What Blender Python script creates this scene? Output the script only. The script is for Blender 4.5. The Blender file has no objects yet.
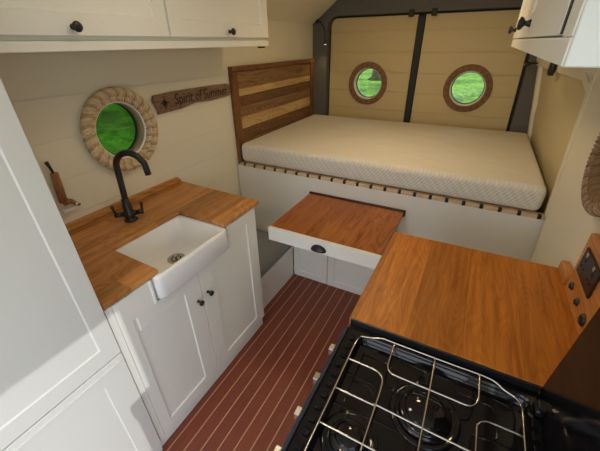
import bpy, bmesh, math, random
from mathutils import Vector, Matrix
random.seed(4)
S = bpy.context.scene
C = S.collection
PI = math.pi

# ---------------------------------------------------------------- materials
def newmat(name):
    m = bpy.data.materials.new(name); m.use_nodes = True
    nt = m.node_tree
    b = nt.nodes['Principled BSDF']
    return m, nt, b

def N(nt, t, **kw):
    n = nt.nodes.new(t)
    for k, v in kw.items(): setattr(n, k, v)
    return n

def mth(nt, op, a, b=None):
    n = N(nt, 'ShaderNodeMath', operation=op)
    for i, v in enumerate((a, b)):
        if v is None: continue
        if isinstance(v, (int, float)): n.inputs[i].default_value = v
        else: nt.links.new(v, n.inputs[i])
    return n.outputs[0]

def mixc(nt, f, a, b, mode='MIX'):
    n = N(nt, 'ShaderNodeMix', data_type='RGBA', blend_type=mode)
    for s, v in ((0, f), (6, a), (7, b)):
        if isinstance(v, (int, float)): n.inputs[s].default_value = v
        elif isinstance(v, (tuple, list)): n.inputs[s].default_value = (*v[:3], 1)
        else: nt.links.new(v, n.inputs[s])
    return n.outputs[2]

def bump(nt, b, h, strength, dist):
    n = N(nt, 'ShaderNodeBump'); n.inputs['Strength'].default_value = strength
    n.inputs['Distance'].default_value = dist
    nt.links.new(h, n.inputs['Height']); nt.links.new(n.outputs[0], b.inputs['Normal'])

def paint(name, col, rough=.45, noise=.04, bmp=.15, metal=0, scale=60, spec=None):
    m, nt, b = newmat(name)
    tc = N(nt, 'ShaderNodeTexCoord'); nz = N(nt, 'ShaderNodeTexNoise')
    nz.inputs['Scale'].default_value = scale; nz.inputs['Detail'].default_value = 4
    nt.links.new(tc.outputs['Object'], nz.inputs['Vector'])
    dk = tuple(c * (1 - noise * 2) for c in col); lt = tuple(min(1, c * (1 + noise)) for c in col)
    nt.links.new(mixc(nt, nz.outputs['Fac'], dk, lt), b.inputs['Base Color'])
    b.inputs['Roughness'].default_value = rough; b.inputs['Metallic'].default_value = metal
    if spec is not None: b.inputs['Specular IOR Level'].default_value = spec
    if bmp: bump(nt, b, nz.outputs['Fac'], bmp, .002)
    return m

def wood(name, dark, light, cross='x', along='y', w=.13, jl=1.2, rough=.4, var=.35, seam=.5, fine=1.0, off=0.0, fig=.25):
    m, nt, b = newmat(name)
    g = N(nt, 'ShaderNodeNewGeometry'); sp = N(nt, 'ShaderNodeSeparateXYZ')
    nt.links.new(g.outputs['Position'], sp.inputs[0])
    ax = {'x': sp.outputs[0], 'y': sp.outputs[1], 'z': sp.outputs[2]}
    third = [k for k in 'xyz' if k not in (cross, along)][0]
    u = mth(nt, 'ADD', ax[cross], 5 + off); v = ax[along]
    iu = mth(nt, 'FLOOR', mth(nt, 'DIVIDE', u, w))
    wn = N(nt, 'ShaderNodeTexWhiteNoise', noise_dimensions='1D'); nt.links.new(iu, wn.inputs['W'])
    vs = mth(nt, 'DIVIDE', mth(nt, 'ADD', v, mth(nt, 'MULTIPLY', wn.outputs[0], jl)), jl)
    iv = mth(nt, 'FLOOR', vs)
    cb = N(nt, 'ShaderNodeCombineXYZ'); nt.links.new(iu, cb.inputs[0]); nt.links.new(iv, cb.inputs[1])
    w2 = N(nt, 'ShaderNodeTexWhiteNoise', noise_dimensions='3D'); nt.links.new(cb.outputs[0], w2.inputs['Vector'])
    r = w2.outputs['Value']
    c2 = N(nt, 'ShaderNodeCombineXYZ')
    nt.links.new(mth(nt, 'MULTIPLY', u, 34 * fine), c2.inputs[0])
    nt.links.new(mth(nt, 'ADD', mth(nt, 'MULTIPLY', v, 2.6 * fine), mth(nt, 'MULTIPLY', r, 37)), c2.inputs[1])
    nt.links.new(mth(nt, 'MULTIPLY', ax[third], 34 * fine), c2.inputs[2])
    n1 = N(nt, 'ShaderNodeTexNoise'); n1.inputs['Scale'].default_value = 1; n1.inputs['Detail'].default_value = 6
    n1.inputs['Distortion'].default_value = .6
    nt.links.new(c2.outputs[0], n1.inputs['Vector'])
    # cathedral figure
    c3 = N(nt, 'ShaderNodeCombineXYZ')
    nt.links.new(mth(nt, 'MULTIPLY', u, 9 * fine), c3.inputs[0])
    nt.links.new(mth(nt, 'ADD', mth(nt, 'MULTIPLY', v, 1.5 * fine), mth(nt, 'MULTIPLY', r, 19)), c3.inputs[1])
    n2 = N(nt, 'ShaderNodeTexNoise'); n2.inputs['Scale'].default_value = 1; n2.inputs['Detail'].default_value = 1
    nt.links.new(c3.outputs[0], n2.inputs['Vector'])
    rings = mth(nt, 'ABSOLUTE', mth(nt, 'SINE', mth(nt, 'MULTIPLY', n2.outputs['Fac'], 60)))
    fac = mth(nt, 'ADD', mth(nt, 'MULTIPLY', n1.outputs['Fac'], 1 - fig), mth(nt, 'MULTIPLY', rings, fig))
    rp = N(nt, 'ShaderNodeValToRGB'); rp.color_ramp.elements[0].position = .25; rp.color_ramp.elements[1].position = .72
    rp.color_ramp.elements[0].color = (*dark, 1); rp.color_ramp.elements[1].color = (*light, 1)
    nt.links.new(fac, rp.inputs[0])
    k = mth(nt, 'ADD', mth(nt, 'MULTIPLY', r, var), 1 - var * .55)
    cc = N(nt, 'ShaderNodeCombineColor'); 
    for i in range(3): nt.links.new(k, cc.inputs[i])
    col = mixc(nt, 1.0, rp.outputs[0], cc.outputs[0], 'MULTIPLY')
    fr = mth(nt, 'FRACT', mth(nt, 'DIVIDE', u, w))
    ed = mth(nt, 'LESS_THAN', mth(nt, 'ABSOLUTE', mth(nt, 'SUBTRACT', fr, .5)), .5 - .0012 / w)
    ed = mth(nt, 'SUBTRACT', 1, ed)
    col = mixc(nt, mth(nt, 'MULTIPLY', ed, seam), col, tuple(c * .35 for c in dark))
    nt.links.new(col, b.inputs['Base Color'])
    b.inputs['Roughness'].default_value = rough; b.inputs['Specular IOR Level'].default_value = .28
    bump(nt, b, n1.outputs['Fac'], .12, .001)
    return m

M = {}
M['white'] = paint('white_paint', (.83, .84, .80), .38, .01, .03)
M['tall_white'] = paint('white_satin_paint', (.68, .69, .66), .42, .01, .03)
M['cream'] = paint('cream_paint', (.79, .75, .61), .5, .015, .06)
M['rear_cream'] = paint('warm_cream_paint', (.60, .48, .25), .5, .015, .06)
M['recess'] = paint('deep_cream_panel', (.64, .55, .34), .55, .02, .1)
M['ceramic'] = paint('white_ceramic', (.88, .89, .90), .08, .005, 0)
M['worktop'] = wood('oiled_oak', (.30, .115, .032), (.60, .29, .095), w=.115, jl=.9, rough=.36, var=.48, fig=.16)
M['worktop_r'] = wood('golden_oiled_oak', (.32, .092, .009), (.62, .220, .030), w=.145, jl=3, rough=.42, var=.32, off=.05, seam=.3, fine=1.6, fig=.12)
M['table_oak'] = wood('red_toned_oak', (.22, .065, .014), (.44, .155, .038), w=.21, jl=3, rough=.32, var=.15, off=.03)
M['oak_box'] = wood('oak_upright', (.40, .15, .035), (.62, .27, .075), cross='z', along='y', w=.5, jl=3, rough=.4, var=.1)
M['up_oak'] = wood('oak_upstand', (.34, .14, .04), (.6, .30, .10), cross='z', along='y', w=.6, jl=3, rough=.4, var=.1)
M['plank_dark'] = wood('walnut_plank', (.085, .038, .014), (.22, .11, .045), cross='z', along='y', w=3, jl=9, var=.02, seam=0)
M['plank_mid'] = wood('brown_plank', (.14, .072, .030), (.31, .175, .08), cross='z', along='y', w=3, jl=9, var=.02, seam=0)
M['plank_light'] = wood('pale_plank', (.34, .19, .07), (.62, .42, .20), cross='z', along='y', w=3, jl=9, var=.02, seam=0)
M['frame_wood'] = wood('dark_frame_wood', (.10, .042, .016), (.24, .11, .045), cross='y', along='z', w=3, jl=9, var=.02, seam=0)
M['sign_wood'] = wood('weathered_sign_wood', (.11, .06, .035), (.27, .17, .11), cross='z', along='y', w=3, jl=9, var=.02, seam=0, fine=1.6)
M['slat_wood'] = wood('pale_birch', (.55, .38, .20), (.78, .62, .42), cross='z', along='x', w=3, jl=9, var=.05, seam=0)
M['tool_wood'] = wood('worn_brown_wood', (.20, .09, .04), (.40, .20, .10), cross='y', along='z', w=3, jl=9, var=.02, seam=0, fine=2)
M['lip_wood'] = paint('dark_stained_edge', (.06, .018, .010), .4, .1)
M['black'] = paint('matt_black_metal', (.012, .012, .014), .35, .05, 0)
M['black_gloss'] = paint('black_enamel', (.006, .006, .008), .07, .05, 0)
M['lid_glass'] = paint('black_lid_glass', (.006, .006, .008), .12, .05, 0, spec=.22)
M['fascia'] = paint('blue_black_fascia', (.02, .03, .05), .3, .05, 0)
M['seal'] = paint('black_rubber', (.012, .012, .012), .6, .1, .1)
M['carpet'] = paint('charcoal_carpet', (.16, .155, .145), .95, .35, .8, scale=260)
M['cushion'] = paint('grey_fabric', (.27, .285, .305), .95, .25, .7, scale=180)
M['steel'] = paint('stainless_steel', (.62, .60, .56), .25, .03, 0, metal=1)
M['brass'] = paint('warm_steel', (.50, .45, .36), .22, .06, 0, metal=1)
M['wire'] = paint('chromed_wire', (.78, .74, .68), .18, .02, 0, metal=1)
M['ring_white'] = paint('white_plastic_ring', (.85, .85, .83), .3, .01, 0)
M['text'] = paint('burnt_lettering', (.022, .014, .012), .7, .05, 0)

def rope_mat(name, a, b_, tw=72, odd=(.74, .64, .55)):
    m, nt, b = newmat(name)
    uv = N(nt, 'ShaderNodeUVMap'); sp = N(nt, 'ShaderNodeSeparateXYZ'); nt.links.new(uv.outputs[0], sp.inputs[0])
    wv = mth(nt, 'SINE', mth(nt, 'ADD', mth(nt, 'MULTIPLY', sp.outputs[0], 2 * PI * 120), mth(nt, 'MULTIPLY', sp.outputs[1], 2 * PI * 4)))
    tc = N(nt, 'ShaderNodeTexCoord'); nz = N(nt, 'ShaderNodeTexNoise'); nz.inputs['Scale'].default_value = 90
    nt.links.new(tc.outputs['Object'], nz.inputs['Vector'])
    f = mth(nt, 'ADD', mth(nt, 'MULTIPLY', wv, .12), nz.outputs['Fac'])
    ph = mth(nt, 'FLOOR', mth(nt, 'ADD', mth(nt, 'ADD', mth(nt, 'MULTIPLY', sp.outputs[1], 3), mth(nt, 'MULTIPLY', sp.outputs[0], tw)), .5))
    sel = mth(nt, 'LESS_THAN', mth(nt, 'FRACT', mth(nt, 'ADD', mth(nt, 'DIVIDE', ph, 3), .01)), .3)   # one strand of the three is browner
    col = mixc(nt, f, a, b_)
    nt.links.new(mixc(nt, sel, col, mixc(nt, 1.0, col, odd, 'MULTIPLY')), b.inputs['Base Color'])
    b.inputs['Roughness'].default_value = .85
    bump(nt, b, f, .5, .002)
    return m
M['rope'] = rope_mat('jute_rope', (.46, .34, .20), (.90, .75, .53))
M['rope_brown'] = rope_mat('brown_rope', (.17, .095, .042), (.32, .19, .095), 60, (.8, .75, .7))
M['rope_tan'] = rope_mat('tan_rope', (.22, .14, .085), (.42, .30, .19))
M['tunnel'] = paint('beige_tunnel_lining', (.42, .34, .24), .7, .25, .4, scale=14)
M['bounce_slab'] = paint('pale_bounce_slab', (.60, .60, .58), .9, .1, .4, scale=3)

# red-brown deck floor with pale caulk lines
def deck():
    m, nt, b = newmat('striped_teak_deck')
    g = N(nt, 'ShaderNodeNewGeometry'); sp = N(nt, 'ShaderNodeSeparateXYZ'); nt.links.new(g.outputs['Position'], sp.inputs[0])
    p = .0678
    u = mth(nt, 'DIVIDE', mth(nt, 'ADD', sp.outputs[0], p * 20 - .604 + p / 2), p)
    fr = mth(nt, 'ABSOLUTE', mth(nt, 'SUBTRACT', mth(nt, 'FRACT', u), .5))
    ln = mth(nt, 'LESS_THAN', fr, .0024 / p)
    wn = N(nt, 'ShaderNodeTexWhiteNoise', noise_dimensions='1D'); nt.links.new(mth(nt, 'FLOOR', mth(nt, 'ADD', u, .5)), wn.inputs['W'])
    mp = N(nt, 'ShaderNodeMapping'); mp.inputs['Scale'].default_value = (170, 7, 1)
    nt.links.new(g.outputs['Position'], mp.inputs[0])
    nz = N(nt, 'ShaderNodeTexNoise'); nz.inputs['Scale'].default_value = 1; nz.inputs['Detail'].default_value = 4
    nt.links.new(mp.outputs[0], nz.inputs['Vector'])
    f = mth(nt, 'ADD', mth(nt, 'MULTIPLY', nz.outputs['Fac'], .7), mth(nt, 'MULTIPLY', wn.outputs[0], .3))
    c = mixc(nt, f, (.12, .026, .014), (.33, .085, .045))
    c = mixc(nt, ln, c, (.58, .34, .20))
    nt.links.new(c, b.inputs['Base Color']); b.inputs['Roughness'].default_value = .42
    bump(nt, b, nz.outputs['Fac'], .1, .001)
    return m
M['deck'] = deck()

def grass():
    m, nt, b = newmat('mown_grass')
    g = N(nt, 'ShaderNodeNewGeometry')
    n1 = N(nt, 'ShaderNodeTexNoise'); n1.inputs['Scale'].default_value = 5.0; n1.inputs['Detail'].default_value = 8; n1.inputs['Roughness'].default_value = .75
    nt.links.new(g.outputs['Position'], n1.inputs['Vector'])
    n2 = N(nt, 'ShaderNodeTexNoise'); n2.inputs['Scale'].default_value = .35; n2.inputs['Detail'].default_value = 3
    nt.links.new(g.outputs['Position'], n2.inputs['Vector'])
    rp = N(nt, 'ShaderNodeValToRGB'); e = rp.color_ramp.elements
    e[0].position = .44; e[0].color = (.025, .09, .004, 1); e[1].position = .56; e[1].color = (.34, .52, .05, 1)
    nt.links.new(mth(nt, 'ADD', mth(nt, 'MULTIPLY', n1.outputs['Fac'], .7), mth(nt, 'MULTIPLY', n2.outputs['Fac'], .3)), rp.inputs[0])
    nt.links.new(rp.outputs[0], b.inputs['Base Color']); b.inputs['Roughness'].default_value = .9
    bump(nt, b, n1.outputs['Fac'], .5, .05)
    return m
M['grass'] = grass()
M['bark'] = paint('tree_bark', (.12, .09, .07), .9, .3, .8, scale=8)
M['stone'] = paint('garden_stone', (.42, .34, .26), .9, .3, .6, scale=5)

def mattress_mat():
    m, nt, b = newmat('quilted_knit_fabric')
    g = N(nt, 'ShaderNodeNewGeometry'); sp = N(nt, 'ShaderNodeSeparateXYZ'); nt.links.new(g.outputs['Position'], sp.inputs[0])
    yz = mth(nt, 'ADD', sp.outputs[1], mth(nt, 'MULTIPLY', sp.outputs[2], -1))
    a = mth(nt, 'SINE', mth(nt, 'MULTIPLY', mth(nt, 'ADD', sp.outputs[0], mth(nt, 'MULTIPLY', yz, .8)), 2 * PI / .021))
    c_ = mth(nt, 'SINE', mth(nt, 'MULTIPLY', mth(nt, 'SUBTRACT', sp.outputs[0], mth(nt, 'MULTIPLY', yz, .8)), 2 * PI / .042))
    h = mth(nt, 'ADD', mth(nt, 'MULTIPLY', a, .7), mth(nt, 'MULTIPLY', c_, .3))
    f = mth(nt, 'ADD', mth(nt, 'MULTIPLY', h, .5), .5)
    sn = N(nt, 'ShaderNodeSeparateXYZ'); nt.links.new(g.outputs['Normal'], sn.inputs[0])
    side = mth(nt, 'SUBTRACT', 1, mth(nt, 'MULTIPLY', mth(nt, 'ABSOLUTE', sn.outputs[2]), .75))
    f = mth(nt, 'ADD', mth(nt, 'MULTIPLY', mth(nt, 'MULTIPLY', h, side), .5), .5)
    nt.links.new(mixc(nt, f, (.62, .59, .52), (.82, .79, .71)), b.inputs['Base Color'])
    b.inputs['Roughness'].default_value = .9
    nz = N(nt, 'ShaderNodeTexNoise'); nz.inputs['Scale'].default_value = 3.5; nz.inputs['Distortion'].default_value = 1.0
    nt.links.new(g.outputs['Position'], nz.inputs['Vector'])
    bump(nt, b, mth(nt, 'ADD', mth(nt, 'MULTIPLY', h, .10), mth(nt, 'MULTIPLY', nz.outputs['Fac'], 3.5)), .55, .008)
    return m
M['mattress'] = mattress_mat()

def glassm(name, col):
    m = bpy.data.materials.new(name); m.use_nodes = True; nt = m.node_tree
    nt.nodes.remove(nt.nodes['Principled BSDF']); out = nt.nodes['Material Output']
    t = N(nt, 'ShaderNodeBsdfTransparent'); t.inputs[0].default_value = (*col, 1)
    g = N(nt, 'ShaderNodeBsdfGlossy'); g.inputs['Roughness'].default_value = .02
    lw = N(nt, 'ShaderNodeFresnel'); lw.inputs[0].default_value = 1.45
    mx = N(nt, 'ShaderNodeMixShader'); nt.links.new(lw.outputs[0], mx.inputs[0])
    nt.links.new(t.outputs[0], mx.inputs[1]); nt.links.new(g.outputs[0], mx.inputs[2]); nt.links.new(mx.outputs[0], out.inputs[0])
    return m
M['glass'] = glassm('tinted_window_glass', (.72, .80, .70))
M['glass_dark'] = glassm('darker_tinted_glass', (.26, .40, .20))
def emis(name, col, s):
    m, nt, b = newmat(name); b.inputs['Emission Color'].default_value = (*col, 1); b.inputs['Emission Strength'].default_value = s
    return m
M['lamp_glow'] = emis('lit_reading_lamp', (1, .8, .55), 1.2)

# ---------------------------------------------------------------- mesh helpers
def box(bm, x0, x1, y0, y1, z0, z1, bev=0.0, seg=2):
    vs = [bm.verts.new((x, y, z)) for x in (x0, x1) for y in (y0, y1) for z in (z0, z1)]
    q = [(0, 1, 3, 2), (4, 6, 7, 5), (0, 4, 5, 1), (2, 3, 7, 6), (0, 2, 6, 4), (1, 5, 7, 3)]
    fs = [bm.faces.new([vs[i] for i in f]) for f in q]
    if bev > 0:
        es = {e for f in fs for e in f.edges}
        bmesh.ops.bevel(bm, geom=list(es), offset=bev, segments=seg, profile=.5, affect='EDGES', clamp_overlap=True)
    return bm

def prism(bm, pts, axis, a0, a1, bev=0.0, seg=2):
    """pts: 2-D outline in the two other axes (in xyz order)"""
    def mk(p, a):
        return {'x': (a, p[0], p[1]), 'y': (p[0], a, p[1]), 'z': (p[0], p[1], a)}[axis]
    v0 = [bm.verts.new(mk(p, a0)) for p in pts]; v1 = [bm.verts.new(mk(p, a1)) for p in pts]
    n = len(pts)
    fs = [bm.faces.new(v0), bm.faces.new(v1[::-1])]
    for i in range(n): fs.append(bm.faces.new((v0[i], v1[i], v1[(i + 1) % n], v0[(i + 1) % n])))
    bmesh.ops.recalc_face_normals(bm, faces=fs)
    if bev > 0:
        es = {e for f in fs[:2] for e in f.edges}
        bmesh.ops.bevel(bm, geom=list(es), offset=bev, segments=seg, profile=.5, affect='EDGES', clamp_overlap=True)
    return bm

def tube(bm, pts, r, seg=8, closed=False, cap=True):
    pts = [Vector(p) for p in pts]; n = len(pts)
    rr = r if isinstance(r, (list, tuple)) else [r] * n
    rings = []; up = None
    for i, p in enumerate(pts):
        if closed: d = pts[(i + 1) % n] - pts[i - 1]
        else: d = pts[min(i + 1, n - 1)] - pts[max(i - 1, 0)]
        d.normalize()
        if up is None:
            up = Vector((0, 0, 1)) if abs(d.z) < .9 else Vector((1, 0, 0))
        s = d.cross(up).normalized(); up = s.cross(d).normalized()
        rings.append([bm.verts.new(p + (s * math.cos(2 * PI * k / seg) + up * math.sin(2 * PI * k / seg)) * rr[i]) for k in range(seg)])
    m = n if closed else n - 1
    for i in range(m):
        a, b = rings[i], rings[(i + 1) % n]
        for k in range(seg):
            f = bm.faces.new((a[k], b[k], b[(k + 1) % seg], a[(k + 1) % seg])); f.smooth = True
    if not closed and cap:
        bm.faces.new(rings[0]); bm.faces.new(rings[-1][::-1])
    return bm

def lathe(bm, prof, c, d=(0, 0, 1), seg=24):
    """prof: list of (radius, height along d)"""
    d = Vector(d).normalized(); c = Vector(c)
    u = d.orthogonal().normalized(); v = d.cross(u)
    rings = []
    for r, h in prof:
        if r < 1e-6: rings.append([bm.verts.new(c + d * h)])
        else: rings.append([bm.verts.new(c + d * h + (u * math.cos(2 * PI * k / seg) + v * math.sin(2 * PI * k / seg)) * r) for k in range(seg)])
    for a, b in zip(rings, rings[1:]):
        if len(a) == 1 and len(b) == 1: continue
        for k in range(seg):
            k2 = (k + 1) % seg
            if len(a) == 1: f = bm.faces.new((a[0], b[k2], b[k]))
            elif len(b) == 1: f = bm.faces.new((a[k], a[k2], b[0]))
            else: f = bm.faces.new((a[k], a[k2], b[k2], b[k]))
            f.smooth = True
    if len(rings[0]) > 1: bm.faces.new(rings[0][::-1])
    if len(rings[-1]) > 1: bm.faces.new(rings[-1])
    return bm

def bez(pts, n=10):
    """Catmull-Rom through points"""
    P = [Vector(p) for p in pts]; P = [P[0] * 2 - P[1]] + P + [P[-1] * 2 - P[-2]]
    out = []
    for i in range(1, len(P) - 2):
        for k in range(n):
            t = k / n; a, b, c, d = P[i - 1:i + 3]
            out.append(.5 * ((2 * b) + (c - a) * t + (2 * a - 5 * b + 4 * c - d) * t * t + (3 * b - a - 3 * c + d) * t ** 3))
    out.append(P[-2]); return out

def B(): return bmesh.new()
def base_of(p):
    v = Vector((0, 0, 0))
    while p: v += p.location; p = p.parent
    return v
def obj(name, bm, mat, parent=None, smooth=False, at=None, label=None):
    me = bpy.data.meshes.new(name)
    bmesh.ops.recalc_face_normals(bm, faces=bm.faces)
    off = base_of(parent)
    if at is not None: off = off + (Vector(at) - off)
    bmesh.ops.translate(bm, verts=bm.verts, vec=-off)
    if smooth:
        for f in bm.faces: f.smooth = True
    bm.to_mesh(me); bm.free()
    me.materials.append(M[mat] if isinstance(mat, str) else mat)
    o = bpy.data.objects.new(name, me); C.objects.link(o)
    o.location = Vector(at) - base_of(parent) if at is not None else (0, 0, 0)
    if parent: o.parent = parent
    if label: o['label'] = label
    return o
def thing(name, label, cat, loc, group=None):
    o = bpy.data.objects.new(name, None); C.objects.link(o); o.location = loc; o.empty_display_size = .05
    o['label'] = label; o['category'] = cat
    if group: o['group'] = group
    return o
def tag(o, label, cat, group=None, kind=None):
    o['label'] = label; o['category'] = cat
    if group: o['group'] = group
    if kind: o['kind'] = kind
    return o
def struct(o, label, cat): return tag(o, label, cat, None, 'structure')

def boolean(bm, cutters):
    """subtract closed bmeshes from bm; returns a bmesh"""
    me = bpy.data.meshes.new('a'); bmesh.ops.recalc_face_normals(bm, faces=bm.faces); bm.to_mesh(me); bm.free()
    a = bpy.data.objects.new('a', me); C.objects.link(a); cs = []
    for cb in cutters:
        mc = bpy.data.meshes.new('c'); bmesh.ops.recalc_face_normals(cb, faces=cb.faces); cb.to_mesh(mc); cb.free()
        c = bpy.data.objects.new('c', mc); C.objects.link(c); cs.append(c)
        md = a.modifiers.new('b', 'BOOLEAN'); md.operation = 'DIFFERENCE'; md.object = c; md.solver = 'EXACT'
    dg = bpy.context.evaluated_depsgraph_get(); dg.update()
    out = bmesh.new(); out.from_mesh(bpy.data.meshes.new_from_object(a.evaluated_get(dg)))
    for o in [a] + cs: bpy.data.objects.remove(o)
    return out

def ropering(bm, c, axis, Rm, r, twists, strands=3, useg=720, vseg=24, lobe=.30):
    """laid rope bent into a ring"""
    uvl = bm.loops.layers.uv.verify()
    c = Vector(c); ax = {'x': (Vector((0, 1, 0)), Vector((0, 0, 1)), Vector((1, 0, 0))), 'y': (Vector((1, 0, 0)), Vector((0, 0, 1)), Vector((0, 1, 0)))}[axis]
    rows = []
    for i in range(useg):
        t = 2 * PI * i / useg; d = ax[0] * math.cos(t) + ax[1] * math.sin(t)
        row = []
        for k in range(vseg):
            p = 2 * PI * k / vseg
            rad = r * (1 - lobe + lobe * 2 * abs(math.cos((p * strands + t * twists) / 2)) ** .42)
            row.append(bm.verts.new(c + d * (Rm + rad * math.cos(p)) + ax[2] * rad * math.sin(p)))
        rows.append(row)
    for i in range(useg):
        for k in range(vseg):
            f = bm.faces.new((rows[i][k], rows[(i + 1) % useg][k], rows[(i + 1) % useg][(k + 1) % vseg], rows[i][(k + 1) % vseg]))
            f.smooth = True
            for l, (a, b_) in zip(f.loops, ((i, k), (i + 1, k), (i + 1, k + 1), (i, k + 1))):
                l[uvl].uv = (a / useg, b_ / vseg)
    return bm

def ring(bm, c, axis, r0, r1, h0, h1, seg=48):
    """flat annulus of inner radius r0 and outer r1 from h0 to h1 along the axis"""
    c = Vector(c); ax = {'x': (Vector((0, 1, 0)), Vector((0, 0, 1)), Vector((1, 0, 0))), 'y': (Vector((1, 0, 0)), Vector((0, 0, 1)), Vector((0, 1, 0))), 'z': (Vector((1, 0, 0)), Vector((0, 1, 0)), Vector((0, 0, 1)))}[axis]
    L = []
    for i in range(seg):
        t = 2 * PI * i / seg; d = ax[0] * math.cos(t) + ax[1] * math.sin(t)
        L.append([bm.verts.new(c + d * r + ax[2] * h) for r, h in ((r0, h0), (r1, h0), (r1, h1), (r0, h1))])
    for i in range(seg):
        for k in range(4):
            f = bm.faces.new((L[i][k], L[(i + 1) % seg][k], L[(i + 1) % seg][(k + 1) % 4], L[i][(k + 1) % 4]))
            f.smooth = True
    return bm
def cyl(bm, c, axis, r, h0, h1, seg=48):
    d = {'x': (1, 0, 0), 'y': (0, 1, 0), 'z': (0, 0, 1)}[axis]
    return lathe(bm, [(r, h0), (r, h1)], c, d, seg)

# shaker door on a plane x = const facing +x / -x, outline (y, z)
def inset_poly(pts, d):
    """inward offset for ccw outline"""
    n = len(pts); out = []
    for i in range(n):
        p0, p1, p2 = Vector(pts[i - 1]), Vector(pts[i]), Vector(pts[(i + 1) % n])
        e1 = (p1 - p0).normalized(); e2 = (p2 - p1).normalized()
        n1 = Vector((-e1.y, e1.x)); n2 = Vector((-e2.y, e2.x))
        b = (n1 + n2); b = b / max(b.length_squared, 1e-6) * 2
        out.append(tuple(p1 + b * d))
    return out
def shaker(bm, pts, axis, a_back, a_front, frame, depth=.008, slope=.004):
    """outline ccw in its plane; raised frame with recessed panel"""
    def mk(p, a): return {'x': (a, p[0], p[1]), 'y': (p[0], a, p[1])}[axis]
    sgn = 1 if a_front > a_back else -1
    inner = inset_poly(pts, frame) if not isinstance(frame, list) else frame
    inner2 = inset_poly(inner, slope)
    n = len(pts); e = .0015
    fr0 = inset_poly(pts, e)
    loops = [[bm.verts.new(mk(p, a)) for p in L] for L, a in ((pts, a_back), (pts, a_front - sgn * e), (fr0, a_front), (inner, a_front), (inner2, a_front - sgn * depth))]
    for A, D in zip(loops, loops[1:]):
        for i in range(n): bm.faces.new((A[i], A[(i + 1) % n], D[(i + 1) % n], D[i]))
    bm.faces.new(loops[-1]); bm.faces.new(loops[0][::-1])
    return bm
def rect(a0, a1, b0, b1): return [(a0, b0), (a1, b0), (a1, b1), (a0, b1)]

# ---------------------------------------------------------------- dimensions
H = .90; CEIL = 2.02; YB = 1.745; YD = 3.10; FRONT = -1.5
def xr(z): return 1.965 - .048 * (z - .2)        # right wall leans inward a little

# ---------------------------------------------------------------- the setting
o = obj('floor', box(B(), -.06, 2.06, FRONT, 3.3, -.04, 0), 'deck'); struct(o, 'red-brown striped deck floor with pale caulking lines', 'floor')

GR = [.957 - .163 * 3 + .163 * k for k in range(9)]
def groove_cut_x(x, y0, y1):
    L = []
    for z in GR:
        if z < 1.85: L.append(prism(B(), [(x - .0035, z), (x + .0035, z - .0022), (x + .0035, z + .0022)], 'y', y0, y1))
    return L
PL = (.908, 1.262)      # left porthole centre (y, z)
w = box(B(), -.06, 0, FRONT, 3.25, -.04, 1.77)
cut = [cyl(B(), (0, PL[0], PL[1]), 'x', .137, -.2, .2)]
for z in GR:
    if .5 < z < 1.75: cut.append(box(B(), -.003, .01, FRONT + .01, 3.2, z - .0018, z + .0018))
w = boolean(w, cut)
struct(obj('wall_left', w, 'cream'), 'cream planked left wall of the van with one porthole', 'wall')

# right wall: leaning slab, doorway between y=-1.25 and 0 left open; porthole at PR
PR = (1.125, 1.325)
def slab_right(y0, y1, z0, z1, t=.06, dx=0):
    return prism(B(), [(xr(z0) + dx, z0), (xr(z1) + dx, z1), (xr(z1) + t, z1), (xr(z0) + t, z0)], 'y', y0, y1)
w = slab_right(.075, 1.72, -.04, 1.84)
cut = [cyl(B(), (1.92, PR[0], PR[1]), 'x', .105, -.2, .2)]
w = boolean(w, cut)
struct(obj('wall_right', w, 'cream'), 'cream planked right wall beside the worktop with a rope-edged porthole', 'wall')
struct(obj('wall_right_header', slab_right(FRONT, .0745, 1.70, 1.84), 'cream'), 'wall strip above the open side doorway', 'wall')
struct(obj('wall_right_front', slab_right(FRONT, -.95, -.04, 1.6999), 'cream'), 'wall in front of the open side doorway', 'wall')
# recessed bed-side part of the right wall with its frame moulding
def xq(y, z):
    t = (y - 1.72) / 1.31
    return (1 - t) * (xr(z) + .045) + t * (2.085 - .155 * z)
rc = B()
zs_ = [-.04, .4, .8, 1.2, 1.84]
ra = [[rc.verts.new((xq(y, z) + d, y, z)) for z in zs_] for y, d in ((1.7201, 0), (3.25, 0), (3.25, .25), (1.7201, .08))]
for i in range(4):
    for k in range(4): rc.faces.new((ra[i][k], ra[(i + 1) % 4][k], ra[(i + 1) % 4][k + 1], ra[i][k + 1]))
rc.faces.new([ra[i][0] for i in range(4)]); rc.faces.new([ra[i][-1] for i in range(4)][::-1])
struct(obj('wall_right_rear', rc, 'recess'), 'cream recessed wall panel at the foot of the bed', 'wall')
fm = B()
def strip(bm, a, b_, wd, dx0, dx1):
    """bar in the leaning right wall plane between (y,z) points a and b_"""
    a = Vector(a); b_ = Vector(b_); d = (b_ - a).normalized(); n = Vector((-d.y, d.x)) * wd / 2
    vs = []
    for dx in (dx0, dx1):
        for p in (a - n, b_ - n, b_ + n, a + n): vs.append(bm.verts.new((xq(p.x, p.y) + dx, p.x, p.y)))
    q = [(0, 1, 2, 3), (7, 6, 5, 4), (0, 4, 5, 1), (1, 5, 6, 2), (2, 6, 7, 3), (3, 7, 4, 0)]
    for f in q: bm.faces.new([vs[i] for i in f])
strip(fm, (1.738, .86), (1.738, 1.83), .034, -.049, .004)
strip(fm, (1.738, 1.43), (1.86, 1.475), .034, -.047, .004)
strip(fm, (1.80, 1.475), (3.03, 1.475), .034, -.040, .004)
strip(fm, (3.005, .86), (3.005, 1.475), .05, -.028, .004)
strip(fm, (1.7205, 1.665), (3.03, 1.665), .346, -.042, .004)
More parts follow.
